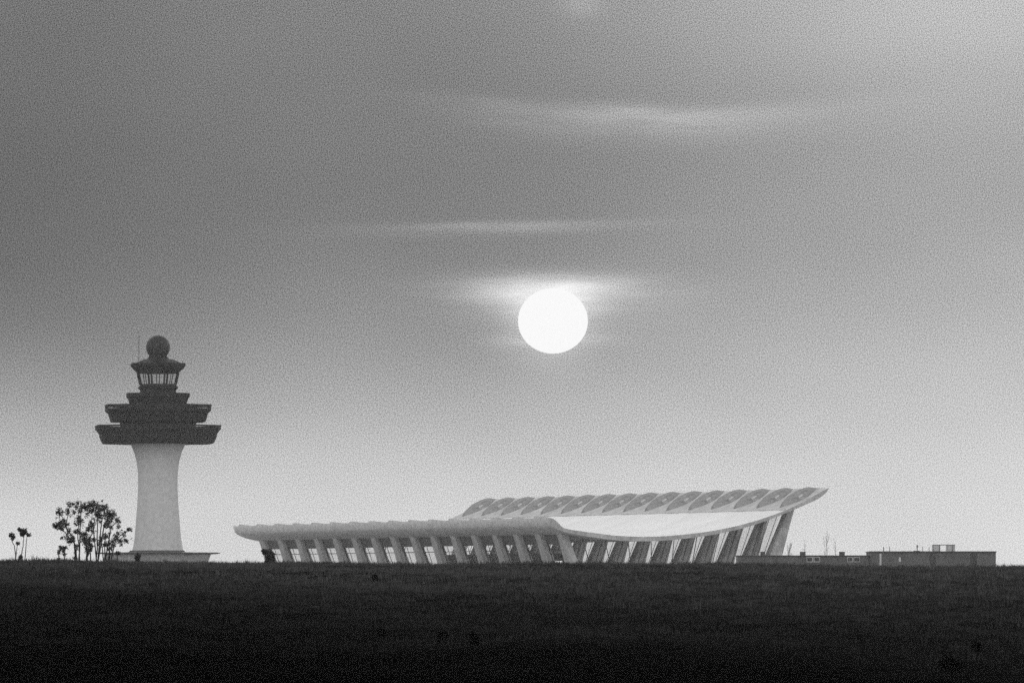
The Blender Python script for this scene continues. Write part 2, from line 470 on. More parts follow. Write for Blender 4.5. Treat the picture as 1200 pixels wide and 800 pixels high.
bush(1112, 788, 34, 20, 'dark rounded bush low at the right of the slope', dens=1.4)
bush(557, 760, 9, 24, 'narrow upright dark weed near the bottom middle of the slope, right of a pair')
bush(518, 754, 9, 17, 'narrow upright dark weed near the bottom middle of the slope, left of a pair')
bush(447, 746, 6, 11, 'small dark weed on the lower slope left of the upright pair')
bush(440, 681, 4, 8, 'tiny dark weed just below the brow under the terminal')
bush(1144, 762, 5, 7, 'tiny dark weed above the rounded bush at right')
bush(24, 806, 90, 34, 'dark mound of brush at the lower left corner', dens=4)


# pale dry grass tuft on the right of the slope
def tuft(px, py, n, h, label):
    Yb = min(np.linspace(140, 450, 800), key=lambda y: abs(float(ground_z((px - 600) / F * y, y)) - (HOR - py) / F * y))
    b0 = P(px, py, Yb); b0.z = float(ground_z(b0.x, b0.y))
    mb = MB()
    for i in range(n):
        a = random.uniform(0, 6.28); l = random.uniform(.2, .55) * h; hh = h * random.uniform(.6, 1.1); w = .012
        t = Vector((math.cos(a) * l, math.sin(a) * l, hh)); s = Vector((-math.sin(a), math.cos(a), 0)) * w
        c = Vector((math.cos(a), math.sin(a), 0)) * .05
        mb.add([c - s, c + s, t * .6 + s + Vector((0, 0, h * .1)), t * .6 - s + Vector((0, 0, h * .1)), t], [(0, 1, 2, 3), (3, 2, 4)])
    o = mb.build('grass_tuft', M['drygrass']); o.location = b0
    tag(o, label, 'grass tuft')


M['drygrass'] = leaf_mat('dry_grass', 0.05, 0.4)
tuft(780, 714, 60, .34, 'pale dry tuft of grass standing out on the slope below the terminal')

# ------------------------------------------------------------------ terminal building
TH = R(20.6137)
BAY = 12.19
NB = 15
OX, OY = 8.814, 1488.834                      # foot of column line v=0 at the near end
SX, CX = math.sin(TH), math.cos(TH)


# local axes: X = along the hall (towards the camera), Y = across it (away, rising side); origin at k = 0 column
o0 = Vector((OX - NB * BAY * SX, OY + NB * BAY * CX, 0))
LROT = math.atan2(-CX, SX)
term = thing('terminal_building', (o0.x, o0.y, GZ), 'long airport terminal with swooping hammock roof on leaning concrete columns', 'terminal', rz=LROT)
# local y of that frame = (sin?)  x-axis=(SX,-CX); y-axis = (CX, SX)  -> right handed

Z0 = -GZ                                        # local z = world z - GZ
top_pts = [(-3.9, 15.2), (-3.0, 14.95), (-2.0, 14.2), (-1.2, 13.4), (0, 12.98), (2.5, 12.6), (5.4, 12.22), (10.3, 11.7), (15.3, 11.5), (20.2, 11.62), (25.2, 12.02),
           (30, 12.6), (35, 13.5), (39, 14.45), (42.2, 15.4), (45, 16.35), (47.6, 17.4), (49.5, 18.25), (51.2, 19.1), (53.5, 20.35), (54.8, 21.0), (55.65, 21.35)]
bot_pts = [(-3.9, 14.85), (-3.75, 14.2), (-3.3, 13.6), (-2.2, 12.95), (-.2, 12.3), (2.3, 11.8), (5.4, 11.35), (10.3, 10.8), (15.3, 10.6), (20.2, 10.75), (25.2, 11.2),
           (30, 11.8), (35, 12.75), (39, 13.75), (42.2, 14.75), (45, 15.75), (47.6, 16.75), (49.5, 17.5), (51.2, 18.2), (53.2, 19.1), (54.6, 20.0), (55.4, 20.8), (55.65, 21.15)]


def interp(pts, v):
    x = np.array([p[0] for p in pts]); y = np.array([p[1] for p in pts])
    # Catmull style cubic through the points
    m = np.gradient(y, x)
    v = np.asarray(v, float); i = np.clip(np.searchsorted(x, v) - 1, 0, len(x) - 2)
    h = x[i + 1] - x[i]; t = (v - x[i]) / h
    return (2 * t**3 - 3 * t**2 + 1) * y[i] + (t**3 - 2 * t**2 + t) * h * m[i] + (-2 * t**3 + 3 * t**2) * y[i + 1] + (t**3 - t**2) * h * m[i + 1]


def ztop(v): return float(interp(top_pts, v)) - GZ
def zbot(v): return float(interp(bot_pts, v)) - GZ


U0, U1 = -BAY / 2, NB * BAY + BAY / 2
W = 55.65
vs_ = np.concatenate([np.linspace(-3.9, 0, 12)[:-1], np.linspace(0, 42, 40)[:-1], np.linspace(42, W, 26)])
us_ = np.linspace(U0, U1, 16 * 18 + 1)
ru, rv = len(us_), len(vs_)
verts = []; faces = []
zt = interp(top_pts, vs_) - GZ; zb = interp(bot_pts, vs_) - GZ
# slight quilting of the slab between column lines
for u in us_:
    w = 0.5 + 0.5 * math.cos(2 * math.pi * u / BAY)
    for j, v in enumerate(vs_):
        e = float(smooth(40, 54, v)) + float(1 - smooth(-3.9, 1.5, v))
        saw = 1.0 - ((u + 2.6) / BAY) % 1.0
        verts.append((u, v, zt[j] - .10 * (1 - w) * e + .34 * saw * float(1 - smooth(-3.8, -1.0, v))))
for u in us_:
    for j, v in enumerate(vs_):
        verts.append((u, v, zb[j]))
nT = ru * rv
tf = [(i * rv + j, (i + 1) * rv + j, (i + 1) * rv + j + 1, i * rv + j + 1) for i in range(ru - 1) for j in range(rv - 1)]
bf = [(nT + a, nT + d, nT + c, nT + b_) for (a, b_, c, d) in tf]
ef = []
for i in (0, ru - 1):
    ef += [(i * rv + j, i * rv + j + 1, nT + i * rv + j + 1, nT + i * rv + j) for j in range(rv - 1)]
for j in (0, rv - 1):
    ef += [(i * rv + j, (i + 1) * rv + j, nT + (i + 1) * rv + j, nT + i * rv + j) for i in range(ru - 1)]
mb = MB(); mb.add(verts, tf + bf + ef)
roof = mb.build('roof', M['roof'], term)
roof.data.materials.append(M['lip']); roof.data.materials.append(M['edge']); roof.data.materials.append(M['concrete'])
for i, p in enumerate(roof.data.polygons):
    if i >= len(tf): p.material_index = 1
    if len(tf) + len(bf) <= i < len(tf) + len(bf) + 2 * (rv - 1): p.material_index = 3
    elif p.center.y > 46.9: p.material_index = 2
    p.use_smooth = i < len(tf) + len(bf)
# gutter hem along the foot of the raised edge
mb = MB()
for (v0, hh) in ((46.5, .12),):
    z = ztop(v0)
    mb.hexa([(U0 + .4, v0 - .18, z - .05), (U1 - .4, v0 - .18, z - .05), (U1 - .4, v0 + .18, z - .02), (U0 + .4, v0 + .18, z - .02),
             (U0 + .4, v0 - .12, z + hh), (U1 - .4, v0 - .12, z + hh), (U1 - .4, v0 + .14, z + hh + .05), (U0 + .4, v0 + .14, z + hh + .05)])
gut = mb.build('gutter', M['lip'], roof)


# columns
def near_v(z): return 1.05 + (12.3 - (z + GZ)) * .352
def far_v(z): return 49.2 - (16.05 - (z + GZ)) * .365


def column_mb(vf, z1, wu0, wu1, wv0, wv1, side):
    mb = MB(); vs = []; n = 10; ring = 8
    for j in range(n + 1):
        t = j / n; z = z1 * t - .3 * (1 - t)
        flare = .35 * max(0, t - .8) / .2
        wu = (wu0 + (wu1 - wu0) * t ** .8) / 2 + flare * .8; wv = (wv0 + (wv1 - wv0) * t ** .8) / 2
        c = vf(z); ch = .22
        for (a, b_) in ((-1, -1 + ch), (-1 + ch, -1), (1 - ch, -1), (1, -1 + ch), (1, 1 - ch), (1 - ch, 1), (-1 + ch, 1), (-1, 1 - ch)):
            vs.append((a * wu, c + b_ * wv, z))
    fs = [(j * 8 + i, j * 8 + (i + 1) % 8, (j + 1) * 8 + (i + 1) % 8, (j + 1) * 8 + i) for j in range(n) for i in range(8)]
    fs += [tuple(range(7, -1, -1)), tuple(n * 8 + i for i in range(8))]
    mb.add(vs, fs); return mb


def head_mb(v_in, v_out, hw, ht, bulge):
    """leaf shaped concrete hood where a column grips the roof edge; raised most along one side"""
    mb = MB(); ns, nt_ = 14, 10; vs = []
    for i in range(ns + 1):
        s = i / ns; v = v_in + (v_out - v_in) * s
        e = math.sin(math.pi * min(1, max(0, s))) ** .75
        w = hw * e
        zc = float(interp(top_pts, v)) - GZ
        for j in range(nt_ + 1):
            t = -1 + 2 * j / nt_
            prof = (t + 1) / .35 if t < -.65 else (1 - t) / 1.65
            prof = prof ** .8
            h = ht * (.25 + .75 * e) * prof * (0.35 + .65 * min(1, (1 - s) * 6 + .25)) + bulge * e * (1 - t * t)
            vs.append((t * w, v, zc - .14 + h))
    fs = [(i * (nt_ + 1) + j, i * (nt_ + 1) + j + 1, (i + 1) * (nt_ + 1) + j + 1, (i + 1) * (nt_ + 1) + j) for i in range(ns) for j in range(nt_)]
    nv = len(vs)
    vs2 = [(x, y, float(interp(top_pts, y)) - GZ - .2) for (x, y, z) in vs]
    fs2 = [tuple(nv + i for i in reversed(f)) for f in fs]
    side = []
    for i in range(ns):
        for j in (0, nt_):
            a = i * (nt_ + 1) + j; b_ = (i + 1) * (nt_ + 1) + j
            side.append((a, b_, nv + b_, nv + a))
    for i in (0, ns):
        for j in range(nt_):
            a = i * (nt_ + 1) + j
            side.append((a, a + 1, nv + a + 1, nv + a))
    mb.add(vs + vs2, fs + fs2 + side); return mb


zn_top = 12.35 - GZ
zf_top = 17.2 - GZ
ncol = column_mb(near_v, zn_top, 3.6, 2.3, 2.3, 1.6, -1).build('column', M['concrete'], term)
nhead = head_mb(1.2, -3.85, 3.3, .75, .1).build('column_head', M['head'], ncol, True)
fcol = column_mb(far_v, zf_top, 4.0, 1.9, 3.6, 1.5, 1).build('column', M['concrete'], term)
fhead = head_mb(47.6, 55.55, 3.7, 1.35, .15).build('column_head', M['head'], fcol, True)
# added pale chip on each hood, imitating light through its slot
fl = MB()
v0, v1 = 50.9, 51.8
za, zb_ = float(interp(top_pts, v0)) - GZ, float(interp(top_pts, v1)) - GZ
fl.hexa([(1.7, v0, za + .2), (2.1, v0, za + .05), (2.1, v1, zb_ + .05), (1.7, v1, zb_ + .2),
         (1.7, v0, za + .74), (2.1, v0, za + .64), (2.1, v1, zb_ + .64), (1.7, v1, zb_ + .74)])
fslit = fl.build('light_slit', M['edge'], fcol)


def copy_tree(o, parent, dx):
    c = o.copy(); col.objects.link(c); c.parent = parent
    c.location = Vector(o.location) + Vector((dx, 0, 0))
    for ch in list(o.children):
        if ch is c: continue
        d = ch.copy(); col.objects.link(d); d.parent = c
    return c


kids_n, kids_f = list(ncol.children), list(fcol.children)
for k in range(1, NB + 1):
    for src in (ncol, fcol):
        copy_tree(src, term, k * BAY)

# glazing between the columns
def wall_bay(vf, ztop_, wu, off, head=None):
    gl, fr = MB(), MB()
    a, b_ = wu / 2, BAY - wu / 2
    z0, z1 = .25, ztop_
    t = .03
    def pt(u, z, d=0.0): return (u, vf(z) + off + d, z)
    gl.hexa([pt(a, z0, -t), pt(b_, z0, -t), pt(b_, z0, t), pt(a, z0, t), pt(a, z1, -t), pt(b_, z1, -t), pt(b_, z1, t), pt(a, z1, t)])
    for i in range(1, 3):
        u = a + (b_ - a) * i / 3
        fr.tube([pt(u, z0), pt(u, z1)], [.07, .07], 4)
    for z in ((z0 + .05, 5.4) if head else (z0 + .05,)):
        if z < z1 - .3: fr.tube([pt(a, z), pt(b_, z)], [.07, .07], 4)
    for (p, q) in ((a - .05, a + .75), (b_ - .75, b_ + .05)):     # solid jambs beside the piers
        fr.hexa([pt(p, z0, -.08), pt(q, z0, -.08), pt(q, z0, .08), pt(p, z0, .08), pt(p, z1, -.08), pt(q, z1, -.08), pt(q, z1, .08), pt(p, z1, .08)])
    if head:                                                     # spandrel over the lower lights
        fr.hexa([pt(a, head, -.07), pt(b_, head, -.07), pt(b_, head, .07), pt(a, head, .07), pt(a, z1 - .02, -.07), pt(b_, z1 - .02, -.07), pt(b_, z1 - .02, .07), pt(a, z1 - .02, .07)])
    return gl, fr


gl, fr = wall_bay(near_v, zn_top - .35, 1.5, .35, 6.55)
nw = gl.build('window', M['glass'], term); fr.build('window_frame', M['metal'], nw)
gl, fr = wall_bay(far_v, 12.6, 1.8, -.35)
fw = gl.build('window', M['glass'], term); fr.build('window_frame', M['metal'], fw)
for k in range(1, NB):
    for src in (nw, fw): copy_tree(src, term, k * BAY)


# glazed end walls
def end_wall(u):
    gl, fr = MB(), MB()
    n = 28; base = near_v(.25) + .9, far_v(.25) - 1.3
    lo, hi = [], []
    topv = near_v(8.2) + .8, far_v(11.2) - 1.0
    for i in range(n + 1):
        t = i / n
        vb = base[0] + (base[1] - base[0]) * t; vt = topv[0] + (topv[1] - topv[0]) * t
        lo.append((vb, .25)); hi.append((vt, zbot(vt) - .04))
    vsx = []
    for d in (-.03, .03):
        for p in lo + hi: vsx.append((u + d, p[0], p[1]))
    m_ = n + 1
    fs = []
    for i in range(n):
        fs.append((i, i + 1, m_ + i + 1, m_ + i)); fs.append((2 * m_ + i, 2 * m_ + m_ + i, 2 * m_ + m_ + i + 1, 2 * m_ + i + 1))
    ring = list(range(m_)) + [m_ + i for i in range(n, -1, -1)]
    for a, b_ in zip(ring, ring[1:] + ring[:1]): fs.append((a, b_, 2 * m_ + b_, 2 * m_ + a))
    gl.add(vsx, fs)
    for i in range(2, n, 3):
        fr.tube([(u, lo[i][0], .25), (u, hi[i][0], hi[i][1] + .02)], [.09, .09], 4)
    fr.tube([(u, lo[1][0], .3), (u, lo[-2][0], .3)], [.1, .1], 4)
    w = gl.build('window', M['glass'], term); fr.build('window_frame', M['metal'], w)


end_wall(NB * BAY); end_wall(0.0)
mb = MB(); mb.box(U0 + 2, U1 - 2, near_v(0) - 1.5, far_v(0) + 2, -.6, .2); mb.build('floor', M['floor'], term)
mb = MB(); mb.box(100, 160, 7.0, 11.5, .205, 8.35 - GZ); mb.build('ticket_hall_partition', M['inner'], term)

# concrete apron round the terminal
xa = np.linspace(-160, 130, 30); ya = np.linspace(1440, 1860, 40)
XA, YA = np.meshgrid(xa, ya); ZA = ground_z(XA, YA) + .03
ia = np.arange(len(xa) * len(ya)).reshape(len(ya), len(xa))
ap = np_mesh('apron', np.stack([XA, YA, ZA], -1).reshape(-1, 3), np.stack([ia[:-1, :-1], ia[:-1, 1:], ia[1:, 1:], ia[1:, :-1]], -1).reshape(-1, 4), M['apron'])
ap['kind'] = 'structure'

# ------------------------------------------------------------------ control tower
YT = 1800.0; KT = YT / F
TX = (185 - 600) * KT
tower = thing('control_tower', (TX, YT, GZ), 'tall airport control tower with pale flared shaft, dark stacked decks and ball on top', 'tower')


def TZ(py): return (HOR - py) * KT - GZ
def zz(y): return TZ(380 + y / 5.335)       # enlarged view of the head, rows to heights
def zr(h): return h / 5.335 * KT


R8 = R(22.5 + 7)
mb = MB()
prof = [(zr(163) * 1.0, TZ(646.5)), (29.0 * KT, TZ(641)), (27.5 * KT, TZ(632)), (26.4 * KT, TZ(620)), (25.2 * KT, TZ(605)), (24.0 * KT, TZ(588)), (23.2 * KT, TZ(572)), (23.2 * KT, TZ(560)),
        (23.8 * KT, TZ(550)), (25.2 * KT, TZ(540)), (27.6 * KT, TZ(531)), (31.0 * KT, TZ(522.5)), (32.5 * KT, TZ(519.5)), (32.5 * KT, TZ(515))]
mb.lathe([(32.0 * KT, TZ(650.5))] + prof, 48)
mb.build('shaft', M['shaft'], tower, True)


def tier(name, rows, railing=None):
    mb = MB(); mb.lathe([(zr(h) * 1.055, zz(y)) for (h, y) in rows], 8, rot=R8)
    o = mb.build(name, M['bronze'], tower)
    if railing:
        h, y0, y1 = railing
        rl = MB(); r_ = zr(h) * 1.06
        ring = [(r_ * math.cos(R8 + i * math.pi / 4), r_ * math.sin(R8 + i * math.pi / 4)) for i in range(8)]
        for (a, b_) in zip(ring, ring[1:] + ring[:1]):
            rl.hexa([(a[0], a[1], zz(y1)), (b_[0], b_[1], zz(y1)), (b_[0] * .97, b_[1] * .97, zz(y1)), (a[0] * .97, a[1] * .97, zz(y1)),
                     (a[0], a[1], zz(y0)), (b_[0], b_[1], zz(y0)), (b_[0] * .97, b_[1] * .97, zz(y0)), (a[0] * .97, a[1] * .97, zz(y0))])
            for s in range(6):
                t = s / 6; x = (a[0] + (b_[0] - a[0]) * t) * .985; y = (a[1] + (b_[1] - a[1]) * t) * .985
                rl.tube([(x, y, zz(y1) - .75), (x, y, zz(y1) + .05)], [.07, .07], 4)
        rl.build('railing', M['bronze'], o)


tier('observation_deck', [(330, 748), (345, 746), (352, 737), (368, 700), (366, 690), (385, 662), (393, 657), (393, 648), (372, 648), (372, 652), (235, 652)], (393, 631, 641))
tier('deck_core', [(235, 653), (238, 612), (240, 606)])
tier('observation_deck', [(232, 613), (292, 612), (298, 607), (310, 565), (312, 558), (328, 545), (331, 538), (331, 526), (310, 526), (310, 530), (185, 530)], (332, 502, 515))
tier('deck_core', [(180, 531), (180, 495)])
tier('observation_deck', [(178, 496), (180, 489), (190, 462), (196, 456), (198, 450), (198, 443), (182, 443), (182, 447), (114, 447)], (198, 430, 438))
tier('deck_core', [(112, 448), (112, 412), (124, 400), (126, 394), (116, 384), (115, 373)])
# glazed cab
mb = MB(); mb.lathe([(zr(113) * 1.03, zz(374)), (zr(129) * 1.03, zz(305))], 8, rot=R8, cap=False)
cab = mb.build('cab_window', M['cabglass'], tower)
fr = MB()
def cabp(a, t): r_ = (zr(115) + (zr(131) - zr(115)) * t) * 1.03; return r_
cor0 = [(cabp(0, 0) * math.cos(R8 + i * math.pi / 4), cabp(0, 0) * math.sin(R8 + i * math.pi / 4)) for i in range(8)]
cor1 = [(cabp(0, 1) * math.cos(R8 + i * math.pi / 4), cabp(0, 1) * math.sin(R8 + i * math.pi / 4)) for i in range(8)]
for i in range(8):
    j = (i + 1) % 8
    for t, w in ((0, .24), (.5, .10)):
        a = (cor0[i][0] * (1 - t) + cor0[j][0] * t, cor0[i][1] * (1 - t) + cor0[j][1] * t, zz(376))
        b_ = (cor1[i][0] * (1 - t) + cor1[j][0] * t, cor1[i][1] * (1 - t) + cor1[j][1] * t, zz(303))
        fr.tube([a, b_], [w, w], 6)
fr.build('window_frame', M['bronze'], cab)
tier('cab_roof', [(128, 307), (131, 303), (160, 275), (170, 262), (173, 250), (168, 243), (163, 252), (100, 222), (66, 214), (60, 205)])
mb = MB(); mb.lathe([(zr(58), zz(216)), (zr(57), zz(190)), (zr(62), zz(185))], 24); mb.build('radome_neck', M['bronze'], tower)
mb = MB(); rb = zr(75); cz = zz(143)
mb.lathe([(max(.01, rb * math.cos(a)), cz + rb * math.sin(a)) for a in np.linspace(-math.pi / 2 + .15, math.pi / 2 - .01, 22)], 36)
mb.build('radome', M['ball'], tower, True)
mb = MB(); ax = (163 - 185) * KT
mb.tube([(ax, -2.0, TZ(423)), (ax, -2.0, TZ(389))], [.07, .04], 6); mb.build('antenna', M['bronze'], tower)
mb = MB(); ax = (213.5 - 185) * KT
mb.tube([(ax, 2.0, TZ(428)), (ax, 2.0, TZ(422))], [.07, .05], 6); mb.build('antenna', M['bronze'], tower)
# podium with wide thin eaves
mb = MB()
mb.lathe([(61 * KT, -.5), (62 * KT, TZ(660)), (66 * KT, TZ(650.2)), (66 * KT, TZ(648.4))], 8, rot=R(22.5)); pod = mb.build('podium', M['podium'], tower)
mb = MB(); mb.lathe([(66.5 * KT, TZ(649.2)), (78 * KT, TZ(648.3)), (78 * KT, TZ(647.2)), (36 * KT, TZ(646.4)), (34 * KT, TZ(644.6)), (30 * KT, TZ(644.6))], 8, rot=R(22.5)); mb.build('eave', M['coping'], pod)

# ------------------------------------------------------------------ low buildings at right
YL = 1440.0; KL = YL / F


def LX(px): return (px - 600) * KL
def LZ(py): return (HOR - py) * KL


lowb = thing('service_building', (LX(942), YL, GZ), 'low flat roofed block with two pairs of pale framed windows, beside the terminal end', 'building')


def lb(mb, px0, px1, py0, py1, y0, y1, cx):
    mb.box(LX(px0) - LX(cx), LX(px1) - LX(cx), y0, y1, (LZ(py1) - GZ), (LZ(py0) - GZ))


mb = MB(); lb(mb, 865, 1019.2, 651.2, 690, 0, 14, 942); wl = mb.build('wall', M['brick'], lowb)
mb = MB(); lb(mb, 864.4, 1019.2, 650.3, 651.2, -.25, 14.2, 942); mb.build('roof_coping', M['brick'], lowb)
for (a, b_, t, y0) in ((938, 944.3, 646.6, 1.5), (984, 990.2, 646.6, 1.5), (892.2, 897.6, 646.4, 5.0)):
    mb = MB(); lb(mb, a, b_, t, 650.4, y0, y0 + 1.6, 942); lb(mb, a - .5, b_ + .5, t - .5, t, y0 - .1, y0 + 1.7, 942); mb.build('roof_vent', M['coping'], lowb)
for (a, m_, b_) in ((944.9, 952.8, 960.9), (992.4, 999.6, 1007.6)):
    for (p, q) in ((a, m_ - .4), (m_ + .4, b_)):
        mb = MB(); lb(mb, p, q, 652.2, 658.4, -.06, -.01, 942)
        fr_ = MB(); w = .9
        lb(fr_, p, q, 652.2, 652.2 + w, -.16, -.062, 942); lb(fr_, p, q, 658.4 - w, 658.4, -.16, -.062, 942)
        lb(fr_, p, p + w, 652.2 + w, 658.4 - w, -.16, -.062, 942); lb(fr_, q - w, q, 652.2 + w, 658.4 - w, -.16, -.062, 942)
        o = mb.build('window', M['dark'], lowb); fr_.build('window_frame', M['concrete'], o)

blk = thing('plant_building', (LX(1092), YL - 2, GZ), 'taller flat roofed block at the right end with a rooftop screen and thin roof posts', 'building')
mb = MB(); lb(mb, 1019.6, 1166, 647, 690, 0, 18, 1092); mb.build('wall', M['brick'], blk)
mb = MB(); lb(mb, 1018.8, 1166.8, 645.6, 647, -.2, 18.2, 1092); mb.build('roof_coping', M['coping'], blk)
for (a, b_, t, d) in ((1089, 1096, 648, 662), (1136, 1144, 648, 662)):
    mb = MB(); lb(mb, a, b_, t, d, -.05, -.005, 1092); mb.build('door', M['dark'], blk)
for (a, b_, t, d) in ((1030, 1032.2, 648.5, 662), (1052.5, 1054.8, 652.6, 658)):
    mb = MB(); lb(mb, a, b_, t, d, -.05, -.005, 1092); mb.build('downpipe' if a < 1040 else 'window', M['lip'], blk)
for (x, t, r_) in ((1035.5, 640.2, .07), (1042.6, 640.0, .06), (1075, 638.2, .08), (1081.5, 640.2, .05), (1089, 640.4, .05)):
    mb = MB(); X = LX(x) - LX(1092)
    mb.tube([(X, 3, LZ(645.8) - GZ), (X, 3, LZ(t) - GZ)], [r_, r_], 6)
    if x == 1075: mb.tube([(X, 3, LZ(641.2) - GZ), (X, 3, LZ(638.2) - GZ)], [.14, .14], 8)
    mb.build('roof_post', M['coping'], blk)
mb = MB(); lb(mb, 1071.5, 1078.5, 644.8, 645.7, 4, 6, 1092); mb.build('roof_hatch', M['coping'], blk)
sf, sp = MB(), MB()
for x in (1093.4, 1101.4, 1109.8, 1116.6, 1118.6):
    lb(sf, x - .35, x + .35, 638.2, 645.7, 2.0, 2.12, 1092); lb(sf, x - .3, x + .3, 638.4, 645.7, 5.0, 5.1, 1092)
lb(sf, 1093, 1119, 637.8, 638.5, 1.95, 2.15, 1092); lb(sf, 1093, 1119, 638.0, 638.5, 4.95, 5.15, 1092)
so = sf.build('rooftop_screen', M['coping'], blk)
M['mesh_panel'] = glass_mat('perforated_panel', 0.05, 0.66)
for (a, b_) in ((1093.8, 1101), (1110.2, 1116.2)):
    sp = MB(); lb(sp, a, b_, 638.6, 645.6, 2.03, 2.09, 1092); sp.build('panel', M['mesh_panel'], so)

# glowing panel made up for an unidentified bright patch by the nearest column
sg = thing('lit_board', P(655.3, 676, 1478), 'small bright white panel low in front of the nearest terminal column', 'board')
sg.location.z = float(ground_z(sg.location.x, sg.location.y))
kz = 1478 / F; hz = sg.location.z
mb = MB(); mb.box(-4.2 * kz, 4.2 * kz, -.1, .1, (HOR - 660.0) * kz - hz, (HOR - 656.9) * kz - hz); mb.build('board_face', M['lit'], sg)
mb = MB()
for x in (-.5, .5): mb.tube([(x, 0, -.1), (x, 0, (HOR - 660.0) * kz - hz)], [.05, .05], 6)
mb.build('post', M['metal'], sg)


# bare trees beyond the low building
def bare_tree(px, pyt, Y, spread, label, n=9):
    b0 = P(px, 660, Y); b0.z = float(ground_z(b0.x, b0.y))
    H = (HOR - pyt) / F * Y - b0.z
    root = thing('bare_tree', b0, label, 'tree', 'bare trees beyond the low building')
    tr, br = MB(), MB()
    pts = [Vector((random.gauss(0, .06), random.gauss(0, .06), H * t)) for t in (0, .25, .5, .75, 1)]
    tr.tube([p + Vector((0, 0, -.1 if i == 0 else 0)) for i, p in enumerate(pts)], [.09, .08, .06, .035, .012], 6)
    for i in range(n):
        t = random.uniform(.35, .95); p = Vector((0, 0, H * t)); a = random.uniform(0, 6.28); l = spread * random.uniform(.5, 1) * (1.15 - t * .7)
        d = Vector((math.cos(a) * .55, math.sin(a) * .55, 1)).normalized()
        q = p + d * l * .55 + Vector((random.gauss(0, .1), 0, 0)); e = q + Vector((d.x * .6, d.y * .6, 1)).normalized() * l * .5
        br.tube([p, q, e], [.028, .018, .008], 4)
        for s in range(4):
            q2 = p.lerp(e, random.uniform(.4, .95)); a2 = random.uniform(0, 6.28)
            br.tube([q2, q2 + Vector((math.cos(a2) * .5, math.sin(a2) * .5, .7)) * l * .3], [.012, .006], 3)
    tr.build('trunk', M['bark'], root); br.build('branch', M['bark'], root)


bare_tree(969, 624, 1560, 3.0, 'bare tree between the two roof boxes, the tallest of the bare trees', 12)
bare_tree(943.5, 631, 1570, 1.6, 'thin bare tree rising behind the left roof box', 6)
bare_tree(979, 634, 1565, 2.2, 'faint bare tree just left of the right roof box', 8)
bare_tree(925, 639, 1550, 3.2, 'low bushy bare tree beside the foot of the terminal end column', 22)

# ------------------------------------------------------------------ sun, sky, haze
SUN_AZ = math.atan((648 - 600) / F)
SUN_EL = (HOR - 376) / F
SD = 60000.0
mb = MB()
mb.lathe([(max(1e-3, math.cos(a)), math.sin(a)) for a in np.linspace(-math.pi / 2, math.pi / 2, 48)], 64)
so = mb.build('sun', M['sun'], None, True)
so.location = (SD * math.sin(SUN_AZ), SD * math.cos(SUN_AZ), SD * SUN_EL)
so.scale = (41.0 / F * SD, 41.0 / F * SD, 38.2 / F * SD)
tag(so, 'round white setting sun hanging in the sky above the terminal roof', 'sun')

LEL = R(2.5)
ld = bpy.data.lights.new('sun_light', 'SUN'); ld.energy = 2.0; ld.angle = R(.5); ld.color = (1, .99, .98)
lo = bpy.data.objects.new('sun_light', ld); col.objects.link(lo)
sd = Vector((math.sin(SUN_AZ) * math.cos(LEL), math.cos(SUN_AZ) * math.cos(LEL), math.sin(LEL)))
lo.rotation_euler = sd.to_track_quat('Z', 'Y').to_euler()
lo.location = (0, 0, 300)

w = bpy.data.worlds.new('World'); scene.world = w; w.use_nodes = True
nt = w.node_tree; nt.nodes.clear()
N = nt.nodes.new; L = nt.links.new
wo = N('ShaderNodeOutputWorld'); bg = N('ShaderNodeBackground'); bg.inputs['Strength'].default_value = 0.10
sky = N('ShaderNodeTexSky'); sky.sky_type = 'NISHITA'; sky.sun_disc = False; sky.sun_elevation = LEL; sky.sun_rotation = SUN_AZ
sky.altitude = 0; sky.air_density = 1.0; sky.dust_density = 2.0; sky.ozone_density = 1.0
bw = N('ShaderNodeRGBToBW'); L(sky.outputs[0], bw.inputs[0])


def mth(op, a, b=None, c=None, clamp=False):
    n = N('ShaderNodeMath'); n.operation = op; n.use_clamp = clamp
    for i, q in enumerate((a, b, c)):
        if q is None: continue
        if isinstance(q, (int, float)): n.inputs[i].default_value = q
        else: L(q, n.inputs[i])
    return n.outputs[0]


tcw = N('ShaderNodeTexCoord'); sep = N('ShaderNodeSeparateXYZ'); L(tcw.outputs['Generated'], sep.inputs[0])
az = mth('ARCTAN2', sep.outputs['X'], sep.outputs['Y'])           # radians, 0 = straight ahead
el = mth('ARCSINE', sep.outputs['Z'])


def ramp(x, lo_, hi_, stops, interp_='B_SPLINE'):
    m = N('ShaderNodeMapRange'); m.inputs['From Min'].default_value = lo_; m.inputs['From Max'].default_value = hi_
    L(x, m.inputs['Value'])
    r = N('ShaderNodeValToRGB'); r.color_ramp.interpolation = interp_
    e = r.color_ramp.elements
    while len(e) > 1: e.remove(e[-1])
    e[0].position = stops[0][0]; e[0].color = (stops[0][1],) * 3 + (1,)
    for p, v in stops[1:]:
        q = e.new(p); q.color = (v,) * 3 + (1,)
    L(m.outputs[0], r.inputs[0])
    b = N('ShaderNodeRGBToBW'); L(r.outputs[0], b.inputs[0])
    return b.outputs[0]


#SKY
# evening sky seen through a thin bank of stratus low in front: X, Yp are angles in photo-sized steps (1/F rad)
EXPO = 1.0
STR = 0.15
GAIN = 1.0 / (STR * 2 ** EXPO)


def lin(v):
    v /= 255.0
    return v / 12.92 if v <= .04045 else ((v + .055) / 1.055) ** 2.4


Xp = mth('MULTIPLY', az, F); Ep = mth('MULTIPLY', el, F)


def column(vals):
    st = sorted((e / 720.0, lin(v)) for e, v in vals)
    return ramp(Ep, 0, 720, st, 'CARDINAL' if 0 else 'B_SPLINE')


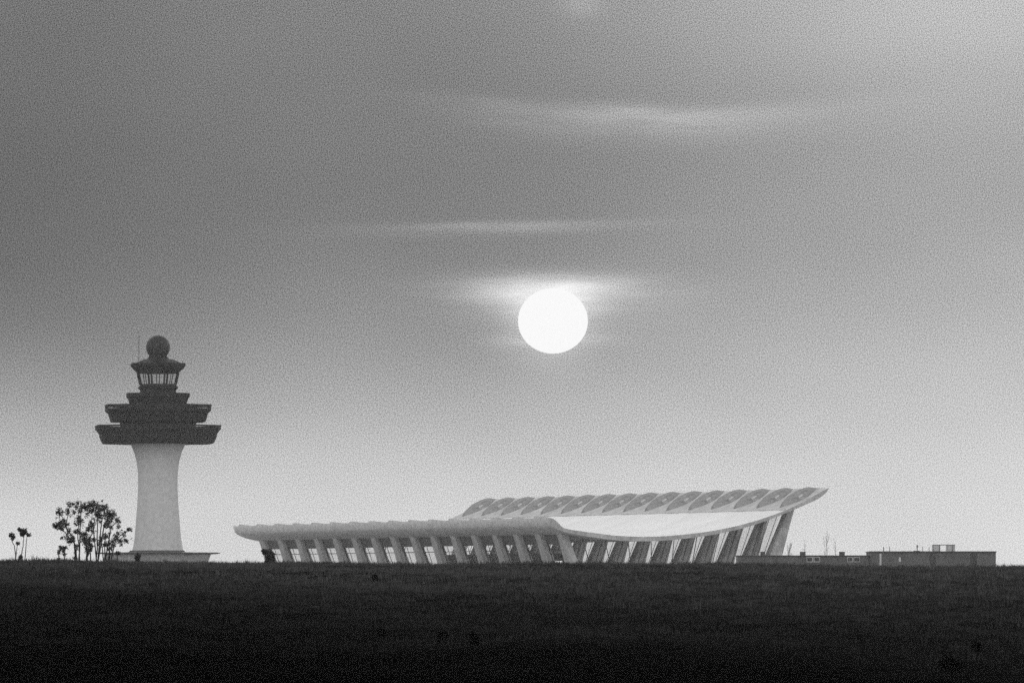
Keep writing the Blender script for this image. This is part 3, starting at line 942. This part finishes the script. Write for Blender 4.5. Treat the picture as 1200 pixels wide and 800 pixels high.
cl = column([(0, 215), (60, 214), (120, 200), (180, 174), (240, 146), (300, 120), (360, 105), (420, 98), (480, 98), (540, 102), (620, 107), (697, 113)])
cc = column([(0, 218), (60, 216), (120, 206), (180, 187), (240, 163), (300, 144), (360, 131), (420, 122), (480, 119), (540, 120), (620, 124), (697, 130)])
cr = column([(0, 222), (97, 217), (197, 202), (297, 184), (397, 169), (497, 161), (597, 174), (697, 197)])
s1 = N('ShaderNodeMapRange'); s1.interpolation_type = 'SMOOTHSTEP'; s1.inputs['From Min'].default_value = -640; s1.inputs['From Max'].default_value = -140
L(Xp, s1.inputs['Value'])
s2 = N('ShaderNodeMapRange'); s2.interpolation_type = 'SMOOTHSTEP'; s2.inputs['From Min'].default_value = -150; s2.inputs['From Max'].default_value = 620
L(Xp, s2.inputs['Value'])


def lerp(a, b, t): return mth('ADD', a, mth('MULTIPLY', mth('SUBTRACT', b, a), t))


veil = lerp(lerp(cl, cc, s1.outputs[0]), cr, s2.outputs[0])


def wnoise(sx, sz, det=5.0, rough_=.55, off=0.0):
    cmb = N('ShaderNodeCombineXYZ'); L(mth('MULTIPLY', Xp, sx), cmb.inputs[0]); L(mth('MULTIPLY', Ep, sz), cmb.inputs[1]); cmb.inputs[2].default_value = off
    n = N('ShaderNodeTexNoise'); n.inputs['Scale'].default_value = 1.0; n.inputs['Detail'].default_value = det; n.inputs['Roughness'].default_value = rough_
    L(cmb.outputs[0], n.inputs['Vector'])
    return n.outputs['Fac']


def gauss(x, c, s):
    d = mth('DIVIDE', mth('SUBTRACT', x, c), s)
    return mth('POWER', math.e, mth('MULTIPLY', mth('MULTIPLY', d, d), -1.0))


wisp = wnoise(.012, .09, 6)            # long thin streaks
wob = mth('MULTIPLY', mth('SUBTRACT', wnoise(.006, .012, 4, .55, 3.0), .5), 26.0)
Ew = mth('ADD', Ep, wob)


def asym(e, c, up, dn):
    """soft band round height c: falls off over `up` above and `dn` below"""
    d = mth('SUBTRACT', e, c)
    return mth('MULTIPLY', mth('MULTIPLY', 1.0, gauss(mth('MAXIMUM', d, 0.0), 0.0, up)), gauss(mth('MINIMUM', d, 0.0), 0.0, dn))


def streaky(lo_, hi_):
    m = N('ShaderNodeMapRange'); m.inputs['From Min'].default_value = .3; m.inputs['From Max'].default_value = .7
    m.inputs['To Min'].default_value = lo_; m.inputs['To Max'].default_value = hi_; L(wisp, m.inputs['Value'])
    return m.outputs[0]


clouds = []
# long arched streak high up
q = mth('DIVIDE', mth('SUBTRACT', Xp, 190.0), 190.0)
c1 = mth('ADD', 559.0, mth('MULTIPLY', mth('MULTIPLY', q, q), 8.0))
w6 = mth('MULTIPLY', wob, .6)
e1 = mth('ADD', mth('SUBTRACT', Ep, c1), w6)
clouds.append(mth('MULTIPLY', mth('MULTIPLY', asym(e1, 4.0, 10.0, 28.0), gauss(Xp, 165.0, 190.0)), mth('MULTIPLY', streaky(.65, 1.3), .15)))
# thin level streak
e2 = mth('ADD', mth('SUBTRACT', Ep, mth('ADD', 433.0, mth('MULTIPLY', Xp, .022))), mth('MULTIPLY', wob, .22))
clouds.append(mth('MULTIPLY', mth('MULTIPLY', asym(e2, 0.0, 5.0, 9.0), gauss(Xp, -15.0, 150.0)), mth('MULTIPLY', streaky(.5, 1.4), .115)))
# bright cloud cap round the top of the sun
e3 = mth('ADD', Ep, mth('MULTIPLY', wob, .35))
wide = mth('ADD', 45.0, mth('MULTIPLY', mth('MAXIMUM', mth('SUBTRACT', e3, 322.0), 0.0), .75))
dx3 = mth('DIVIDE', mth('SUBTRACT', Xp, 44.0), wide)
g3 = mth('POWER', math.e, mth('MULTIPLY', mth('MULTIPLY', dx3, dx3), -1.0))
clouds.append(mth('MULTIPLY', mth('MULTIPLY', asym(e3, 355.0, 17.0, 58.0), g3), mth('MULTIPLY', streaky(.84, 1.14), .56)))
clouds.append(mth('MULTIPLY', mth('MULTIPLY', asym(e3, 358.0, 16.0, 36.0), gauss(Xp, 55.0, 140.0)), mth('MULTIPLY', streaky(.5, 1.4), .12)))
clouds.append(mth('MULTIPLY', mth('MULTIPLY', asym(e3, 298.0, 7.0, 8.0), gauss(Xp, 48.0, 66.0)), mth('MULTIPLY', streaky(.3, 1.6), .12)))
# small puff at the top
clouds.append(mth('MULTIPLY', mth('MULTIPLY', gauss(Ew, 692.0, 14.0), gauss(Xp, 82.0, 26.0)), .08))
for c in clouds: veil = mth('ADD', veil, c)
# broad faint unevenness and fine mottling of the stratus
broad = mth('MULTIPLY', mth('SUBTRACT', wnoise(.0035, .008, 5, .5, 9.0), .5), .22)
veil = mth('MULTIPLY', veil, mth('ADD', 1.0, broad))
nz = N('ShaderNodeTexNoise'); nz.noise_dimensions = '2D'; nz.inputs['Scale'].default_value = .9; nz.inputs['Detail'].default_value = 1.0; nz.inputs['Roughness'].default_value = .8
cmz = N('ShaderNodeCombineXYZ'); L(mth('ADD', mth('MULTIPLY', Xp, .93), mth('MULTIPLY', Ep, .37)), cmz.inputs[0]); L(mth('SUBTRACT', mth('MULTIPLY', Ep, .93), mth('MULTIPLY', Xp, .37)), cmz.inputs[1])
L(cmz.outputs[0], nz.inputs['Vector'])
veil = mth('MULTIPLY', veil, mth('ADD', 1.0, mth('MULTIPLY', mth('SUBTRACT', nz.outputs['Fac'], .5), mth('MULTIPLY', GRAIN, mth('SUBTRACT', 1.15, mth('MINIMUM', veil, 1.0))))))
veil = mth('MULTIPLY', veil, GAIN)
# veil covers the sky ahead; the sky beyond is boosted as added fill
ma = N('ShaderNodeMapRange'); ma.interpolation_type = 'SMOOTHSTEP'; ma.inputs['From Min'].default_value = R(40); ma.inputs['From Max'].default_value = R(75)
ma.inputs['To Min'].default_value = 1; ma.inputs['To Max'].default_value = 0
L(mth('ABSOLUTE', az), ma.inputs['Value'])
me_ = N('ShaderNodeMapRange'); me_.interpolation_type = 'SMOOTHSTEP'; me_.inputs['From Min'].default_value = R(5.5); me_.inputs['From Max'].default_value = R(14)
me_.inputs['To Min'].default_value = 1; me_.inputs['To Max'].default_value = 0
L(el, me_.inputs['Value'])
CAP = 1.9 * GAIN
fill_sky = mth('MINIMUM', mth('MULTIPLY', bw.outputs[0], 3.2), CAP)
final = lerp(fill_sky, veil, mth('MULTIPLY', ma.outputs[0], me_.outputs[0]))
bg.inputs['Strength'].default_value = STR
L(final, bg.inputs['Color'])
L(bg.outputs[0], wo.inputs['Surface'])

# air between here and the horizon
mb = MB(); mb.box(-6500, 6500, -900, 7300, -4.5, 80)
hz_o = mb.build('haze', M['ground']); hz_o.data.materials.clear()
hm, hn, hout = new_mat('haze_air')
pv = hn.nodes.new('ShaderNodeVolumePrincipled'); pv.inputs['Color'].default_value = (.95, .95, .95, 1)
pv.inputs['Density'].default_value = 0.000033; pv.inputs['Anisotropy'].default_value = 0.0
hn.links.new(pv.outputs[0], hout.inputs['Volume'])
hz_o.data.materials.append(hm)
tag(hz_o, kind='stuff', label='thin pale haze in the evening air', cat='haze')

# ------------------------------------------------------------------ camera and output
cam = bpy.data.cameras.new('camera'); co = bpy.data.objects.new('camera', cam); col.objects.link(co)
cam.sensor_width = 36.0; cam.lens = 36.0 * F / 1200.0
cam.clip_start = 1.0; cam.clip_end = 120000.0
co.location = (0, 0, 0); co.rotation_euler = (R(90) + math.atan((HOR - 400) / F), 0, 0)
scene.camera = co
vs = scene.view_settings
vs.view_transform = 'Standard'; vs.look = 'None'; vs.gamma = 1.0; vs.use_curve_mapping = False; vs.exposure = EXPO
scene.render.engine = 'CYCLES'
scene.cycles.use_denoising = False
scene.cycles.use_adaptive_sampling = True; scene.cycles.adaptive_threshold = 0.006; scene.cycles.adaptive_min_samples = 64
scene.cycles.max_bounces = 8
scene.cycles.transparent_max_bounces = 24
scene.cycles.volume_bounces = 1
